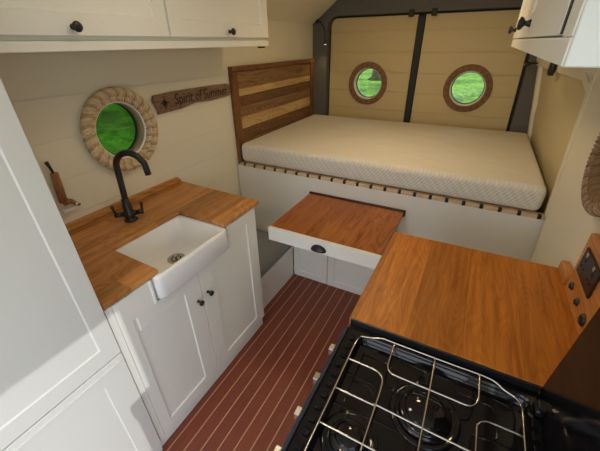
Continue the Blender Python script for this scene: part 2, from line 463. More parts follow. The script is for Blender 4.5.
struct(obj('trim_4', fm, 'cream'), 'cream moulding framing the recessed panel by the bed', 'trim')

# ceiling with chamfered sides
cp = [(-.06, 1.77), (0, 1.77), (.06, 1.81), (.27, 1.965), (.45, CEIL), (1.62, CEIL), (1.74, 1.965), (xr(1.84), 1.84), (1.96, 1.84), (1.96, CEIL + .05), (-.06, CEIL + .05)]
struct(obj('ceiling', prism(B(), cp, 'y', FRONT, 3.25), 'cream'), 'cream ceiling with sloping sides', 'ceiling')

# rear of the van : pillars, header, sill
struct(obj('trim_1', prism(B(), [(0, .0), (.143, .0), (.143, 1.70), (.152, 1.77), (.180, 1.808), (.22, 1.822), (.22, 1.93), (.055, 1.806), (.0, 1.77)], 'y', 3.04, 3.2), 'carpet'), 'charcoal carpeted left rear pillar', 'trim')
struct(obj('trim_2', prism(B(), [(.221, 1.822), (1.62, 1.822), (1.63, 1.822), (1.69, CEIL), (.45, CEIL), (.27, 1.965), (.221, 1.93)], 'y', 3.035, 3.2), 'carpet'), 'charcoal carpeted header above the rear doors', 'trim')
struct(obj('trim_3', prism(B(), [(1.815, 0), (1.975, 0), (1.88, 1.84), (1.70, 1.98), (1.64, 1.822), (1.72, 1.79), (1.765, 1.62)], 'y', 3.04, 3.2), 'carpet'), 'charcoal carpeted right rear pillar', 'trim')

def rounded(x0t, x1t, x0b, x1b, z0, z1, r, side):
    """door outline, rounded at the outer top corner"""
    pts = [(x0b, z0), (x1b, z0)]
    if side == 'R':
        for k in range(7):
            a = PI / 2 * k / 6; pts.append((x1t - r + r * math.cos(a), z1 - r + r * math.sin(a)))
        pts.append((x0t, z1))
    else:
        pts.append((x1t, z1))
        for k in range(7):
            a = PI / 2 + PI / 2 * k / 6; pts.append((x0t + r + r * math.cos(a), z1 - r + r * math.sin(a)))
    return pts
def rear_door(n, outline, panel, hole, lab):
    d = prism(B(), outline, 'y', 3.12, 3.2)
    d = boolean(d, [cyl(B(), (hole[0], 3.1, hole[1]), 'y', .139, -.2, .3)])
    do = obj('door_%d' % n, d, 'seal'); struct(do, lab, 'door')
    p = prism(B(), panel, 'y', 3.098, 3.119)
    cut = [cyl(B(), (hole[0], 3.1, hole[1]), 'y', .137, -.2, .3)]
    for z in (.90, 1.06, 1.22, 1.38, 1.54, 1.70): cut.append(box(B(), -.1, 2.1, 3.08, 3.104, z - .0032, z + .0032))
    p = boolean(p, cut); obj('planked_panel', p, 'rear_cream', do, label='warm cream planked lining panel')
    return do
rear_door(1, rounded(.145, .968, .145, .968, .005, 1.825, .07, 'L'), rounded(.163, .922, .161, .922, .32, 1.807, .06, 'L'), (.548, 1.28), 'left rear door lined with cream planks, black edges')
rear_door(2, rounded(.970, 1.765, .970, 1.81, .005, 1.825, .05, 'R'), rounded(.985, 1.735, .985, 1.785, .32, 1.807, .04, 'R'), (1.40, 1.272), 'right rear door lined with cream planks, black edges')
sm = box(B(), .924, .981, 3.085, 3.118, .4, 1.80, .006)
struct(obj('trim_5', sm, 'seal'), 'black rubber seal upright where the rear doors meet', 'trim')
hg = B(); 
for x in (.878, 1.052): box(hg, x - .02, x + .02, 3.02, 3.04, 1.79, 1.84, .004)
struct(obj('trim_6', hg, 'seal'), 'small black latches on the header above the rear doors', 'trim')

# portholes
def porthole(n, c, axis, ri, sgn, lab, gl='glass'):
    """c: centre on the room face; sgn: outward direction along the axis"""
    o = obj('window_%d' % n, ring(B(), c, axis, ri - .008, ri + .004, -sgn * .004, sgn * .07), 'ring_white', at=c); struct(o, lab, 'window')
    g = cyl(B(), c, axis, ri - .009, sgn * .052, sgn * .056); obj('glass_pane', g, gl, o)
    s = ring(B(), c, axis, ri - .014, ri - .004, sgn * .050, sgn * .06); obj('rubber_seal', s, 'seal', o)
    return o
p1 = porthole(1, (0, PL[0], PL[1]), 'x', .135, -1, 'round porthole with rope surround above the sink', 'glass_dark')
obj('tunnel_lining', ring(B(), (0, PL[0], PL[1]), 'x', .124, .1269, -.048, .0), 'tunnel', p1, label='beige lining of the window opening')
obj('inner_ring', ring(B(), (0, PL[0], PL[1]), 'x', .126, .142, 0, .012), 'ring_white', p1)
obj('rope_coil', ropering(B(), (.016, PL[0], PL[1]), 'x', .149, .013, 72), 'rope', p1)
obj('rope_coil', ropering(B(), (.020, PL[0], PL[1]), 'x', .174, .017, 72), 'rope', p1)
p2 = porthole(2, (.548, 3.098, 1.28), 'y', .135, 1, 'round porthole in the left rear door, tree outside')
p3 = porthole(3, (1.40, 3.098, 1.272), 'y', .135, 1, 'round porthole in the right rear door showing bright grass')
for pp, c in ((p2, (.548, 3.09, 1.28)), (p3, (1.40, 3.09, 1.272))):
    obj('rope_coil', ropering(B(), (c[0], c[1] - .002, c[2]), 'y', .149, .013, 60, lobe=.15), 'rope_brown', pp)
    obj('rope_coil', ropering(B(), (c[0], c[1], c[2]), 'y', .168, .013, 60, lobe=.15), 'rope_brown', pp)
xp = xr(PR[1])
p4 = porthole(4, (xp, PR[0], PR[1]), 'x', .103, 1, 'round porthole with brown rope surround above the socket board')
obj('rope_coil', ropering(B(), (xp - .014, PR[0], PR[1]), 'x', .122, .016, 72), 'rope_brown', p4)
obj('rope_coil', ropering(B(), (xp - .018, PR[0], PR[1]), 'x', .150, .017, 72), 'rope_tan', p4)

# ---------------------------------------------------------------- outside
o = obj('lawn', box(B(), -90, 90, -90, 90, -.75, -.65), 'grass'); struct(o, 'green lawn outside the portholes', 'grass ground')
struct(obj('bounce_slab', box(B(), -12, 14, -14, 1.2, -.649, -.60), 'bounce_slab'), 'unseen pale slab added beside the van to bounce light', 'bounce_slab')  # added out-of-view ground, bounces neutral light through the doorway
t = B(); tx, ty = -5.05, 23.4; tube(t, [(tx, ty, -.9), (tx + .03, ty, -.2), (tx + .10, ty, 1.0), (tx + .3, ty, 3.0), (tx + .3, ty, 6)], [.42, .34, .30, .27, .2], 14)
for k in range(5):
    a = k * 1.3 + .4; tube(t, [(tx, ty, -.35), (tx + .5 * math.cos(a), ty + .5 * math.sin(a), -.62), (tx + .8 * math.cos(a), ty + .8 * math.sin(a), -.75)], [.15, .08, .03], 8)
tag(obj('tree', t, 'bark', at=(tx, ty, -.65)), 'bare brown tree trunk on the lawn seen through left rear porthole', 'tree')

# ---------------------------------------------------------------- small repeated makers
def knob(parent, x, y, z, d=1, s=1.0, name='knob'):
    b = lathe(B(), [(.008 * s, -.001), (.0075 * s, .003), (.005 * s, .010), (.0055 * s, .014), (.012 * s, .020), (.0135 * s, .025), (.012 * s, .029), (.006 * s, .031), (0, .031)], (x, y, z), (d, 0, 0), 18)
    return obj(name, b, 'black', parent, label='black round knob')

# ---------------------------------------------------------------- tall cabinet (left, nearest)
t = thing('tall_cabinet', 'tall white cupboard with panelled doors filling the left edge', 'cupboard', (.3, -.4, 0))
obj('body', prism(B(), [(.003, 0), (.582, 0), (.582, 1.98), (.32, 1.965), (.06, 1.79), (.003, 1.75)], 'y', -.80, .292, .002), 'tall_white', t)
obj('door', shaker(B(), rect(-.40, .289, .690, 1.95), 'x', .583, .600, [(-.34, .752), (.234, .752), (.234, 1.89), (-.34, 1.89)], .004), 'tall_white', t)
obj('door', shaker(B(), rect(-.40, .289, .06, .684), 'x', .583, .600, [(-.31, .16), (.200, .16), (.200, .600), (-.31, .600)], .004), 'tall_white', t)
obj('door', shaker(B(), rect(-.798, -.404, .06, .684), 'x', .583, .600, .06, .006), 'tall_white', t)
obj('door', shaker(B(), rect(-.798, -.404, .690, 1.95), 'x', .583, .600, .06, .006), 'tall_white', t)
obj('moulding', box(B(), .600, .604, -.40, .275, .652, .662, .0015), 'tall_white', t)

# ---------------------------------------------------------------- sink cabinet
SY0, SY1 = .480, .900
t = thing('sink_cabinet', 'white two-door cupboard holding the sink under the left worktop', 'cupboard', (.3, .72, 0))
b = B(); box(b, .003, .569, .295, 1.138, .0, .08); box(b, .003, .569, .295, .321, .08, .876); box(b, .003, .569, 1.12, 1.138, .08, .876)
box(b, .003, .569, .321, 1.12, .08, .10); box(b, .003, .015, .321, 1.12, .1, .876)
obj('body', b, 'white', t)
b = B(); box(b, .551, .591, .295, .318, .08, .874, .001); obj('stile', b, 'white', t)
# left door with notch for the sink
dz0, dz1, nz = .085, .872, .766
mid = .690
L1 = [(.320, dz0), (mid - .002, dz0), (mid - .002, nz - .004), (SY0 - .006, nz - .004), (SY0 - .006, dz1), (.320, dz1)]
I1 = [(.367, .140), (.602, .140), (.602, nz - .070), (SY0 - .095, nz - .070), (SY0 - .095, nz - .005), (.367, nz - .005)]
obj('door', shaker(B(), L1, 'x', .571, .591, I1, .006, .004), 'white', t)
L2 = [(mid + .002, dz0), (1.136, dz0), (1.136, dz1), (SY1 + .006, dz1), (SY1 + .006, nz - .004), (mid + .002, nz - .004)]
I2 = [(.778, .140), (1.058, .140), (1.058, .815), (.985, .815), (.985, nz - .065), (.778, nz - .065)]
obj('door', shaker(B(), L2, 'x', .571, .591, I2, .006, .004), 'white', t)
drs = [c for c in t.children if c.name.startswith('door')]
knob(drs[0], .591, .657, .612, 1, 1.0); knob(drs[1], .591, .722, .618, 1, 1.0)
b = B(); box(b, .566, .597, SY0 - .016, SY0 - .006, nz - .004, .875, .002); obj('sink_bead', b, 'white', t)
b = B(); box(b, .566, .597, SY1 + .006, SY1 + .016, nz - .004, .875, .002); obj('sink_bead', b, 'white', t)

# ---------------------------------------------------------------- left worktop
t = thing('worktop', 'oiled oak worktop around the white sink, along the left wall', 'worktop', (.3, .72, .864))
wp = [(.003, .295), (.597, .295), (.597, .510), (.312, .518), (.312, .888), (.597, .890), (.597, 1.170), (.003, 1.190)]
obj('countertop', prism(B(), wp, 'z', .879, .9, .003), 'worktop', t)
b = prism(B(), [(.295, .901), (1.168, .901), (1.190, .905), (1.168, .932), (.295, .932)], 'x', .002, .020, .002); obj('upstand', b, 'up_oak', t)

# ---------------------------------------------------------------- sink
t = thing('kitchen_sink', 'white ceramic farmhouse sink set into the oak worktop', 'sink', (.47, .69, .70))
def rrect(x0, x1, y0, y1, r, n=5, rf=None):
    pts = []
    for cx, cy, a0 in ((x1 - r, y1 - r, 0), (x0 + r, y1 - r, 90), (x0 + r, y0 + r, 180), (x1 - r, y0 + r, 270)):
        for k in range(n + 1):
            a = math.radians(a0 + 90 * k / n); pts.append((cx + r * math.cos(a), cy + r * math.sin(a)))
    return pts
b = B()
zo = .8775
loops = []
def lp(x0, x1, y0, y1, r, z): loops.append([b.verts.new((p[0], p[1], z)) for p in rrect(x0, x1, y0, y1, r)])
SX1 = .614
lp(.285, .563, SY0 + .006, SY1 - .006, .030, .700)
lp(.280, .567, SY0 + .001, SY1 - .001, .034, .712)
lp(.280, .567, SY0 + .001, SY1 - .001, .034, .770)
lp(.280, SX1 - .003, SY0 + .003, SY1 - .003, .034, .7705)
lp(.280, SX1, SY0, SY1, .034, .775)
lp(.280, SX1, SY0, SY1, .034, .862)
lp(.283, SX1 - .001, SY0 + .002, SY1 - .002, .034, zo - .004)
lp(.288, SX1 - .006, SY0 + .007, SY1 - .007, .030, zo)
lp(.309, SX1 - .016, SY0 + .024, SY1 - .024, .028, zo)
lp(.311, SX1 - .019, SY0 + .028, SY1 - .028, .030, zo - .005)
lp(.316, SX1 - .024, SY0 + .034, SY1 - .034, .032, .76)
lp(.326, SX1 - .034, SY0 + .046, SY1 - .046, .034, .732)
lp(.345, SX1 - .054, SY0 + .068, SY1 - .068, .036, .724)
for A, D in zip(loops, loops[1:]):
    n = len(A)
    for i in range(n): b.faces.new((A[i], A[(i + 1) % n], D[(i + 1) % n], D[i])).smooth = True
b.faces.new(loops[0][::-1]); b.faces.new(loops[-1])
obj('basin', b, 'ceramic', t)
dr = obj('drain', lathe(B(), [(.0, .0), (.012, .0), (.030, .001), (.036, .004), (.040, .003), (.041, -.002)], (.392, .748, .727), (0, 0, 1), 32), 'brass', t, label='steel basket strainer drain')
b = lathe(B(), [(.006, 0), (.006, .012), (.010, .016), (0, .018)], (.392, .748, .728), (0, 0, 1), 14)
obj('strainer_post', b, 'steel', dr)
b = B()
for k in range(10):
    a = k * PI / 5; cyl(b, (.392 + .021 * math.cos(a), .748 + .021 * math.sin(a), .7285), 'z', .0035, 0, .001, 8)
obj('strainer_hole', b, 'seal', dr)

# ---------------------------------------------------------------- mixer tap
TX, TY = .175, .720
t = thing('mixer_tap', 'matt black swan-neck mixer tap behind the sink', 'tap', (TX, TY, .9))
obj('body', lathe(B(), [(.030, .9003 - .9), (.030, .006), (.024, .010), (.022, .022), (.026, .028), (.026, .036), (.021, .042), (.021, .085), (.017, .090), (.017, .11), (0, .112)], (TX, TY, .9), (0, 0, 1), 28), 'black', t)
sp = [(TX, TY, .98), (TX + .002, TY + .003, 1.06), (TX + .004, TY + .006, 1.15)]
ex, ey = .128, .050
for k in range(1, 14):
    a = PI - (PI - .30) * k / 13
    q = (1 + math.cos(a)) / 2
    sp.append((TX + .004 + ex * q, TY + .006 + ey * q, 1.155 + .070 * math.sin(a)))
sp.append((sp[-1][0] + .004, sp[-1][1] + .002, 1.130))
obj('spout', tube(B(), bez(sp, 3), .0135, 16), 'black', t)
dx, dy = .66, .75
for s in (-1, 1):
    b = B(); cx, cy, cz = TX, TY, .934
    tube(b, [(cx, cy, cz), (cx + s * dx * .030, cy + s * dy * .030, cz)], .014, 14)
    tube(b, [(cx + s * dx * .030, cy + s * dy * .030, cz), (cx + s * dx * .062, cy + s * dy * .062, cz + .002)], [.011, .013], 14)
    e = (cx + s * dx * .056, cy + s * dy * .056, cz + .002)
    tube(b, [e, (e[0] + s * .003, e[1] + s * .003, e[2] + .025), (e[0] + s * .004, e[1] + s * .004, e[2] + .046)], [.006, .005, .008], 10)
    obj('lever_handle', b, 'black', t)

# ---------------------------------------------------------------- wall locker left
LX = .350
t = thing('wall_locker', 'white overhead locker with two doors on the left wall', 'cupboard', (.17, 1.02, 1.60), 'overhead lockers')
obj('body', prism(B(), [(.003, 1.635), (LX - .022, 1.635), (LX - .022, 1.965), (.30, 1.955), (.06, 1.79), (.003, 1.75)], 'y', .295, 1.735, .002), 'white', t)
obj('bottom_rail', box(B(), .012, LX - .004, .295, 1.738, 1.606, 1.634, .002), 'white', t)
d1 = obj('door', shaker(B(), rect(.305, 1.004, 1.648, 1.955), 'x', LX - .020, LX, .062, .007), 'white', t)
d2 = obj('door', shaker(B(), rect(1.014, 1.735, 1.648, 1.955), 'x', LX - .020, LX, .062, .007), 'white', t)
knob(d1, LX, .625, 1.672, 1, 1.15); knob(d2, LX, 1.385, 1.672, 1, 1.15)
obj('catch', box(B(), .30, .322, 1.690, 1.735, 1.597, 1.605, .002), 'lip_wood', t, label='small brown catch under the end')

# ---------------------------------------------------------------- wall locker right
RX = 1.591
t = thing('wall_locker', 'white overhead locker at top right with black knobs', 'cupboard', (1.76, 1.1, 1.58), 'overhead lockers')
obj('body', box(B(), RX + .022, 1.72, .478, 2.10, 1.592, 1.955, .002), 'white', t)
obj('bottom_board', box(B(), 1.721, 1.860, .478, 2.10, 1.592, 1.80, .002), 'white', t)
obj('bottom_rail', box(B(), RX + .002, RX + .030, .478, 2.10, 1.590, 1.622, .002), 'white', t)
d1 = obj('door', shaker(B(), rect(.564, 1.33, 1.625, 1.955), 'x', RX + .020, RX, .062, .007), 'white', t)
d2 = obj('door', shaker(B(), rect(1.336, 2.10, 1.625, 1.955), 'x', RX + .020, RX, .062, .007), 'white', t)
obj('gap_shade_strip', box(B(), RX + .0005, RX + .0215, .5485, .5632, 1.626, 1.95), 'seal', t)  # black strip put in for the shade inside the door gap
obj('stile', box(B(), RX + .002, RX + .030, .478, .548, 1.6225, 1.955, .002), 'white', t)
obj('end_panel', shaker(B(), [(RX + .004, 1.590), (1.868, 1.590), (1.868, 1.80), (1.72, 1.955), (RX + .004, 1.955)], 'y', .4775, .468, .055, .006), 'white', t)
knob(d1, RX, 1.17, 1.660, -1, 1.25); knob(d2, RX, 1.95, 1.660, -1, 1.25)

# ---------------------------------------------------------------- sign
t = thing('name_sign', 'small weathered wooden sign with dark lettering on left wall', 'sign', (.01, 1.44, 1.35))
sp_ = [(1.138, 1.312), (1.136, 1.297), (1.30, 1.302), (1.42, 1.318), (1.55, 1.312), (1.68, 1.317), (1.735, 1.320), (1.752, 1.345), (1.748, 1.378), (1.728, 1.393), (1.60, 1.397), (1.40, 1.398), (1.25, 1.398), (1.128, 1.392), (1.117, 1.366)]
obj('board', prism(B(), sp_, 'x', .001, .016, .003), 'sign_wood', t)
def text(parent, s, x, y, z, size, name='lettering', shear=.15, sx=1.0):
    cu = bpy.data.curves.new('t', 'FONT'); cu.body = s; cu.size = size; cu.extrude = .0008; cu.shear = shear; cu.space_character = 1.02
    ob = bpy.data.objects.new('t', cu); C.objects.link(ob)
    dg = bpy.context.evaluated_depsgraph_get(); dg.update()
    me = bpy.data.meshes.new_from_object(ob.evaluated_get(dg)); bpy.data.objects.remove(ob)
    mt = Matrix(((0, 0, 1, x), (sx, 0, 0, y), (0, 1, 0, z), (0, 0, 0, 1)))
    me.transform(mt)
    b = bmesh.new(); b.from_mesh(me); bpy.data.meshes.remove(me)
    return obj(name, b, 'text', parent)
text(t, 'Spirit of Summer',   .0168, 1.258, 1.330, .080, sx=.80)
b = B()
cy, cz = 1.190, 1.348
for k in range(8):
    a = k * PI / 4; R_ = .036 if k % 2 == 0 else .022
    p = [(cy + R_ * math.cos(a), cz + R_ * math.sin(a)), (cy + .010 * math.cos(a + PI / 5), cz + .010 * math.sin(a + PI / 5)), (cy, cz), (cy + .010 * math.cos(a - PI / 5), cz + .010 * math.sin(a - PI / 5))]
    prism(b, p, 'x', .0162, .0172)
obj('compass_emblem', b, 'text', t)

# ---------------------------------------------------------------- hanging tool
t = thing('hand_tool', 'brown wooden handled tool with metal tips against left wall', 'tool', (.02, .56, .99))
b = B(); tube(b, [(.02, .545, 1.035), (.02, .550, 1.10), (.02, .555, 1.165)], [.016, .017, .014], 10); obj('handle', b, 'tool_wood', t)
b = B(); tube(b, [(.02, .553, 1.160), (.02, .548, 1.19), (.02, .543, 1.215)], [.005, .006, .008], 8); obj('metal_tip', b, 'black', t, label='dark metal tip')
b = B(); tube(b, bez([(.02, .545, 1.035), (.022, .568, 1.030), (.024, .585, 1.012)], 5), [.016] * 4 + [.012] * 4 + [.009] * 3, 10); obj('branch', b, 'tool_wood', t)
b = B(); tube(b, [(.024, .583, 1.014), (.026, .600, 1.002)], [.010, .007], 10); obj('ferrule', b, 'steel', t, label='shiny metal end')
obj('wall_bracket', box(B(), .001, .022, .53, .60, .985, 1.000, .004), 'white', t, label='small white bracket')

# ---------------------------------------------------------------- headboard
t = thing('headboard', 'rustic headboard of mixed brown planks at the bed end on left wall', 'headboard', (.02, 2.4, .83))
HY0, HY1 = 1.760, 2.995
obj('frame_rail', box(B(), .001, .040, HY0, HY1, 1.460, 1.490, .003), 'frame_wood', t)
obj('frame_post', box(B(), .001, .034, HY0, HY0 + .055, .834, 1.459, .003), 'frame_wood', t)
obj('frame_post', box(B(), .001, .034, HY1 - .055, HY1, .834, 1.459, .003), 'frame_wood', t)
zs = [1.458, 1.352, 1.30, 1.235, 1.160, 1.075, .99, .9]
ms = ['plank_dark', 'plank_light', 'plank_dark', 'plank_mid', 'plank_light', 'plank_dark', 'plank_mid']
ms[0] = 'plank_mid'
for k, (za, zb) in enumerate(zip(zs, zs[1:])):
    obj('plank', box(B(), .001, .020 + .002 * (k % 2), HY0 + .056, HY1 - .056, zb + .001, za - .001, .002), ms[k], t)

# ---------------------------------------------------------------- bed
t = thing('bed_base', 'white boxed bed platform across the rear of the van', 'bed', (.95, 2.3, 0))
obj('front_panel', prism(B(), [(.004, 0), (2.00, 0), (1.972, .828), (.004, .828)], 'y', YB, YB + .020, .001), 'white', t)
obj('platform', box(B(), .004, 1.910, YB + .02, 3.03, .80, .826), 'white', t)
obj('slat_rail', box(B(), .036, 1.960, YB - .002, YB + .035, .829, .849, .001), 'slat_wood', t, label='pale wooden slat rail')
for k in range(22):
    x = .075 + .0875 * k
    if x < 1.92: obj('slat_holder', box(B(), x - .009, x + .009, YB - .0045, YB + .02, .829, .850, .002), 'seal', t, label='black rubber slat holder')
# locker doors below the pull-out table, seen in the gap
obj('lower_panel', shaker(B(), rect(.505, .788, .004, .60), 'y', YB - .002, 1.690, .05, .006), 'white', t)
obj('lower_panel', shaker(B(), rect(.792, 1.235, .004, .60), 'y', YB - .002, 1.690, .05, .006), 'white', t)
b = B(); box(b, .037, 1.912, YB + .006, 2.985, .852, .992, .038, 6)
obj_m = tag(obj('mattress', b, 'mattress', smooth=True, at=(.95, 2.35, .851)), 'cream quilted mattress filling the platform bed', 'mattress')

# ---------------------------------------------------------------- bench with grey cushion
t = thing('side_bench', 'low white bench box between sink cupboard and bed', 'bench', (.25, 1.43, 0))
obj('box', box(B(), .003, .500, 1.142, 1.686, .0, .255, .002), 'white', t)
obj('seat_edge', box(B(), .003, .504, 1.142, 1.742, .256, .268, .002), 'white', t)
tag(obj('seat_cushion', box(B(), .005, .496, 1.145, 1.740, .269, .305, .010, 3), 'cushion', at=(.25, 1.43, .269)), 'flat grey seat cushion on the low bench', 'cushion')

# ---------------------------------------------------------------- pull-out table
t = thing('pull_out_table', 'pull-out oak table with white drawer front below the bed edge', 'table', (.94, 1.48, .64))
obj('tabletop', box(B(), .622, 1.258, 1.230, 1.728, .700, .722, .0015), 'table_oak', t)
fp = obj('front_panel', box(B(), .618, 1.262, 1.208, 1.229, .640, .7215, .002), 'white', t)
obj('back_lip', box(B(), .618, 1.268, 1.729, 1.743, .690, .732, .002), 'lip_wood', t, label='dark brown lip at the rear')
obj('side_rail', box(B(), .640, .655, 1.230, 1.728, .650, .699), 'white', t)
obj('side_rail', box(B(), 1.225, 1.240, 1.230, 1.728, .650, .699), 'white', t)
# cup handle
b = B(); nU, nV = 14, 6; R_ = .042; rows = []
for i in range(nU + 1):
    u = PI * i / nU; row = []
    for j in range(nV + 1):
        v = PI / 2 * j / nV
        row.append(b.verts.new((.935 - R_ * math.cos(u) * (1 if j < nV else 1) * math.cos(v * .0), 1.2075 - .024 * math.sin(v) * math.sin(u) ** .6, .664 + .030 * math.cos(v) * math.sin(u))))
    rows.append(row)
for i in range(nU):
    for j in range(nV): b.faces.new((rows[i][j], rows[i + 1][j], rows[i + 1][j + 1], rows[i][j + 1])).smooth = True
bmesh.ops.remove_doubles(b, verts=b.verts, dist=1e-5)
bmesh.ops.solidify(b, geom=b.faces[:], thickness=.002)
ch = obj('cup_handle', b, 'black', fp, label='black cup pull')

# ---------------------------------------------------------------- right worktop and its cupboard
t = thing('worktop', 'golden oak worktop between the cooker and the bed', 'worktop', (1.6, .9, .864))
obj('countertop', prism(B(), [(1.312, .612), (1.926, .612), (1.926, 1.185), (1.312, 1.172)], 'z', .868, .9, .003), 'worktop_r', t)
b = box(B(), 1.900, 1.926, 1.085, 1.184, .901, .936, .004); obj('upstand', b, 'oak_box', t)
t = thing('counter_cabinet', 'white base cupboard under the golden oak worktop', 'cupboard', (1.6, .9, 0))
obj('body', box(B(), 1.352, 1.930, .635, 1.165, 0, .866, .002), 'white', t)
dd = obj('door', shaker(B(), rect(.637, 1.163, .085, .860), 'x', 1.351, 1.332, .06, .007), 'white', t); knob(dd, 1.332, .70, .62, -1)

# ---------------------------------------------------------------- socket board
SBX = 1.903
t = thing('socket_board', 'upright oak board with double socket and round switches by the wall', 'socket board', (SBX + .01, .87, .901))
obj('board', prism(B(), [(.64, .901), (1.058, .901), (1.060, .925), (1.072, 1.108), (1.050, 1.120), (.64, 1.120)], 'x', SBX, SBX + .022, .002), 'oak_box', t)
pl = obj('socket_plate', box(B(), SBX - .007, SBX - .0005, .882, 1.030, .996, 1.082, .003), 'black', t, label='dark grey double socket plate')
for cy in (.919, .993):
    b = B()
    box(b, SBX - .0085, SBX - .0068, cy - .004, cy + .004, 1.048, 1.060); box(b, SBX - .0085, SBX - .0068, cy - .016, cy - .008, 1.026, 1.032); box(b, SBX - .0085, SBX - .0068, cy + .008, cy + .016, 1.026, 1.032)
    obj('pin_hole', b, 'seal', pl)
    obj('rocker', box(B(), SBX - .0105, SBX - .0068, cy - .007, cy + .007, 1.066, 1.078, .001), 'steel', pl)
for cy, r in ((1.012, .010), (.932, .010), (.852, .015)):
    sw = obj('switch', lathe(B(), [(r + .003, 0), (r + .003, .002), (r, .003), (r, .006), (r - .003, .008), (0, .008)], (SBX - .0005, cy, .945), (-1, 0, 0), 20), 'black', t, label='round black switch')

# ---------------------------------------------------------------- cooker
CY0, CY1 = .100, .600
CX0, CX1 = 1.318, 1.800
t = thing('cooker', 'black gas cooker with wire pan support and raised glass lid', 'cooker', (1.56, .35, 0))
obj('body', box(B(), 1.330, 1.905, CY0, CY1 + .006, .06, .800, .003), 'black', t)
obj('oven_door', box(B(), 1.305, 1.329, CY0 + .01, CY1 - .002, .12, .700, .006), 'black_gloss', t)
b = B(); tube(b, [(1.290, .15, .66), (1.262, .155, .66), (1.262, .545, .66), (1.290, .55, .66)], .008, 10); box(b, 1.285, 1.305, .14, .16, .65, .67); box(b, 1.285, 1.305, .54, .56, .65, .67); obj('door_handle', b, 'steel', t)
# hob tray: rim with recessed well
b = B(); zt = .879
O = rrect(CX0, CX1 + .02, CY0, CY1 + .006, .012, 3)
def L_(x0, x1, y0, y1, r, z): return [b.verts.new((p[0], p[1], z)) for p in rrect(x0, x1, y0, y1, r, 3)]
lps = [L_(CX0, CX1 + .10, CY0, CY1 + .006, .012, .801), L_(CX0, CX1 + .10, CY0, CY1 + .006, .012, zt - .003), L_(CX0 + .003, CX1 + .097, CY0 + .003, CY1 + .003, .012, zt),
       L_(CX0 + .040, CX1 - .020, CY0 + .022, CY1 - .018, .020, zt), L_(CX0 + .046, CX1 - .026, CY0 + .030, CY1 - .030, .020, zt - .022)]
for A, D in zip(lps, lps[1:]):
    for i in range(len(A)): b.faces.new((A[i], A[(i + 1) % len(A)], D[(i + 1) % len(A)], D[i]))
b.faces.new(lps[0][::-1]); b.faces.new(lps[-1])
obj('hob_tray', b, 'black_gloss', t)
zw = zt - .022
obj('side_trim', box(B(), CX0, CX1 - .003, CY1 + .0062, CY1 + .0115, .84, .8985, .001), 'black', t)
# pressed ribs on the tray
def rib(p): obj('pressed_rib', tube(B(), [(x, y, zw) for x, y in p], .0022, 6), 'black_gloss', t)
rib([(1.385, .535), (1.47, .535), (1.485, .52), (1.485, .46)]); rib([(1.385, .445), (1.43, .445), (1.445, .43)]); rib([(1.385, .36), (1.46, .36)])
rib([(1.62, .535), (1.70, .535), (1.715, .52), (1.715, .46), (1.70, .445), (1.66, .445)]); rib([(1.64, .36), (1.66, .38), (1.74, .38)])
rib([(1.385, .54), (1.385, .16)]); rib([(1.385, .27), (1.40, .27)]); rib([(1.42, .56), (1.74, .56)])
# louvres
for k in range(12):
    y = .555 - .032 * k
    obj('louvre', box(B(), CX0 + .014, CX0 + .030, y - .008, y + .007, zt - .001, zt + .007, .003), 'black_gloss', t)
for k in range(9):
    y = .515 - .030 * k
    obj('louvre', box(B(), CX1 - .026, CX1 - .006, y - .010, y + .010, zt - .001, zt + .006, .003), 'black_gloss', t)
# fascia and knobs
b = prism(B(), [(1.288, .800), (1.297, .846), (1.308, .873), (1.317, .880), (1.317, .790), (1.293, .790)], 'y', CY0, CY1 - .004, .002)
fa = obj('control_fascia', b, 'fascia', t, label='blue-black control strip')
for y in (.517, .414, .311, .214, .125):
    kb = obj('control_knob', lathe(B(), [(.012, -.001), (.012, .003), (.010, .004), (.010, .010), (.009, .012), (0, .012)], (1.310, y, .850), (-1, 0, .4), 20), 'steel', fa, label='silver control knob')
    obj('pointer', box(B(), 1.290, 1.305, y - .012, y + .010, .836, .862, .002), 'steel', kb)
# pan support: chromed wire
zg = .887
b = B(); r = .0023
def wire(p, rr=r, n=5): tube(b, bez([(x, y, z) for x, y, z in p], n), rr, 8)
def W2(p): wire([(x, y, zg) for x, y in p])
GX0, GX1, GY0, GY1 = 1.357, 1.758, .130, .588
# outer loop with dips at the corners
wire([(GX0 + .004, GY1 - .012, .877), (GX0 + .035, GY1 - .006, .880), (GX0 + .065, GY1, zg), (1.45, GY1, zg), (1.60, GY1, zg), (1.69, GY1, zg), (1.725, GY1 - .012, .880), (1.748, GY1 - .020, .878), (GX1, GY1 - .040, .880), (GX1, GY1 - .075, zg), (GX1, .35, zg), (GX1, .20, zg), (GX1 - .01, GY0 + .01, zg), (GX1 - .05, GY0, zg), (1.56, GY0, zg), (GX0 + .05, GY0, zg), (GX0 + .01, GY0 + .01, zg), (GX0, .20, zg), (GX0, .35, zg), (GX0, .50, zg), (GX0 + .001, GY1 - .04, .885), (GX0 + .004, GY1 - .012, .877)])
def hook(p): wire([(x, y, zg + .0015) for x, y in p])
W2([(GX0, .481), (1.40, .481), (1.436, .479), (1.454, .463), (1.458, .43), (1.458, .36), (1.458, GY0)])
W2([(1.456, GY1), (1.456, .54), (1.457, .508), (1.466, .492), (1.49, .488), (1.60, .488), (1.645, .488), (1.660, .496), (1.668, .515), (1.669, .55), (1.669, GY1)])
W2([(GX0, .389), (1.45, .389), (1.46, .392), (1.57, .388), (1.66, .386), (1.70, .384), (GX1, .384)])
W2([(GX0, .297), (1.45, .297), (GX1, .295)])
W2([(1.563, GY1), (1.563, .50), (1.563, .40), (1.563, .25), (1.563, GY0)])
W2([(GX1, .470), (1.71, .470), (1.685, .467), (1.670, .452), (1.668, .42), (1.668, GY0)])
obj('pan_support', b, 'wire', t)
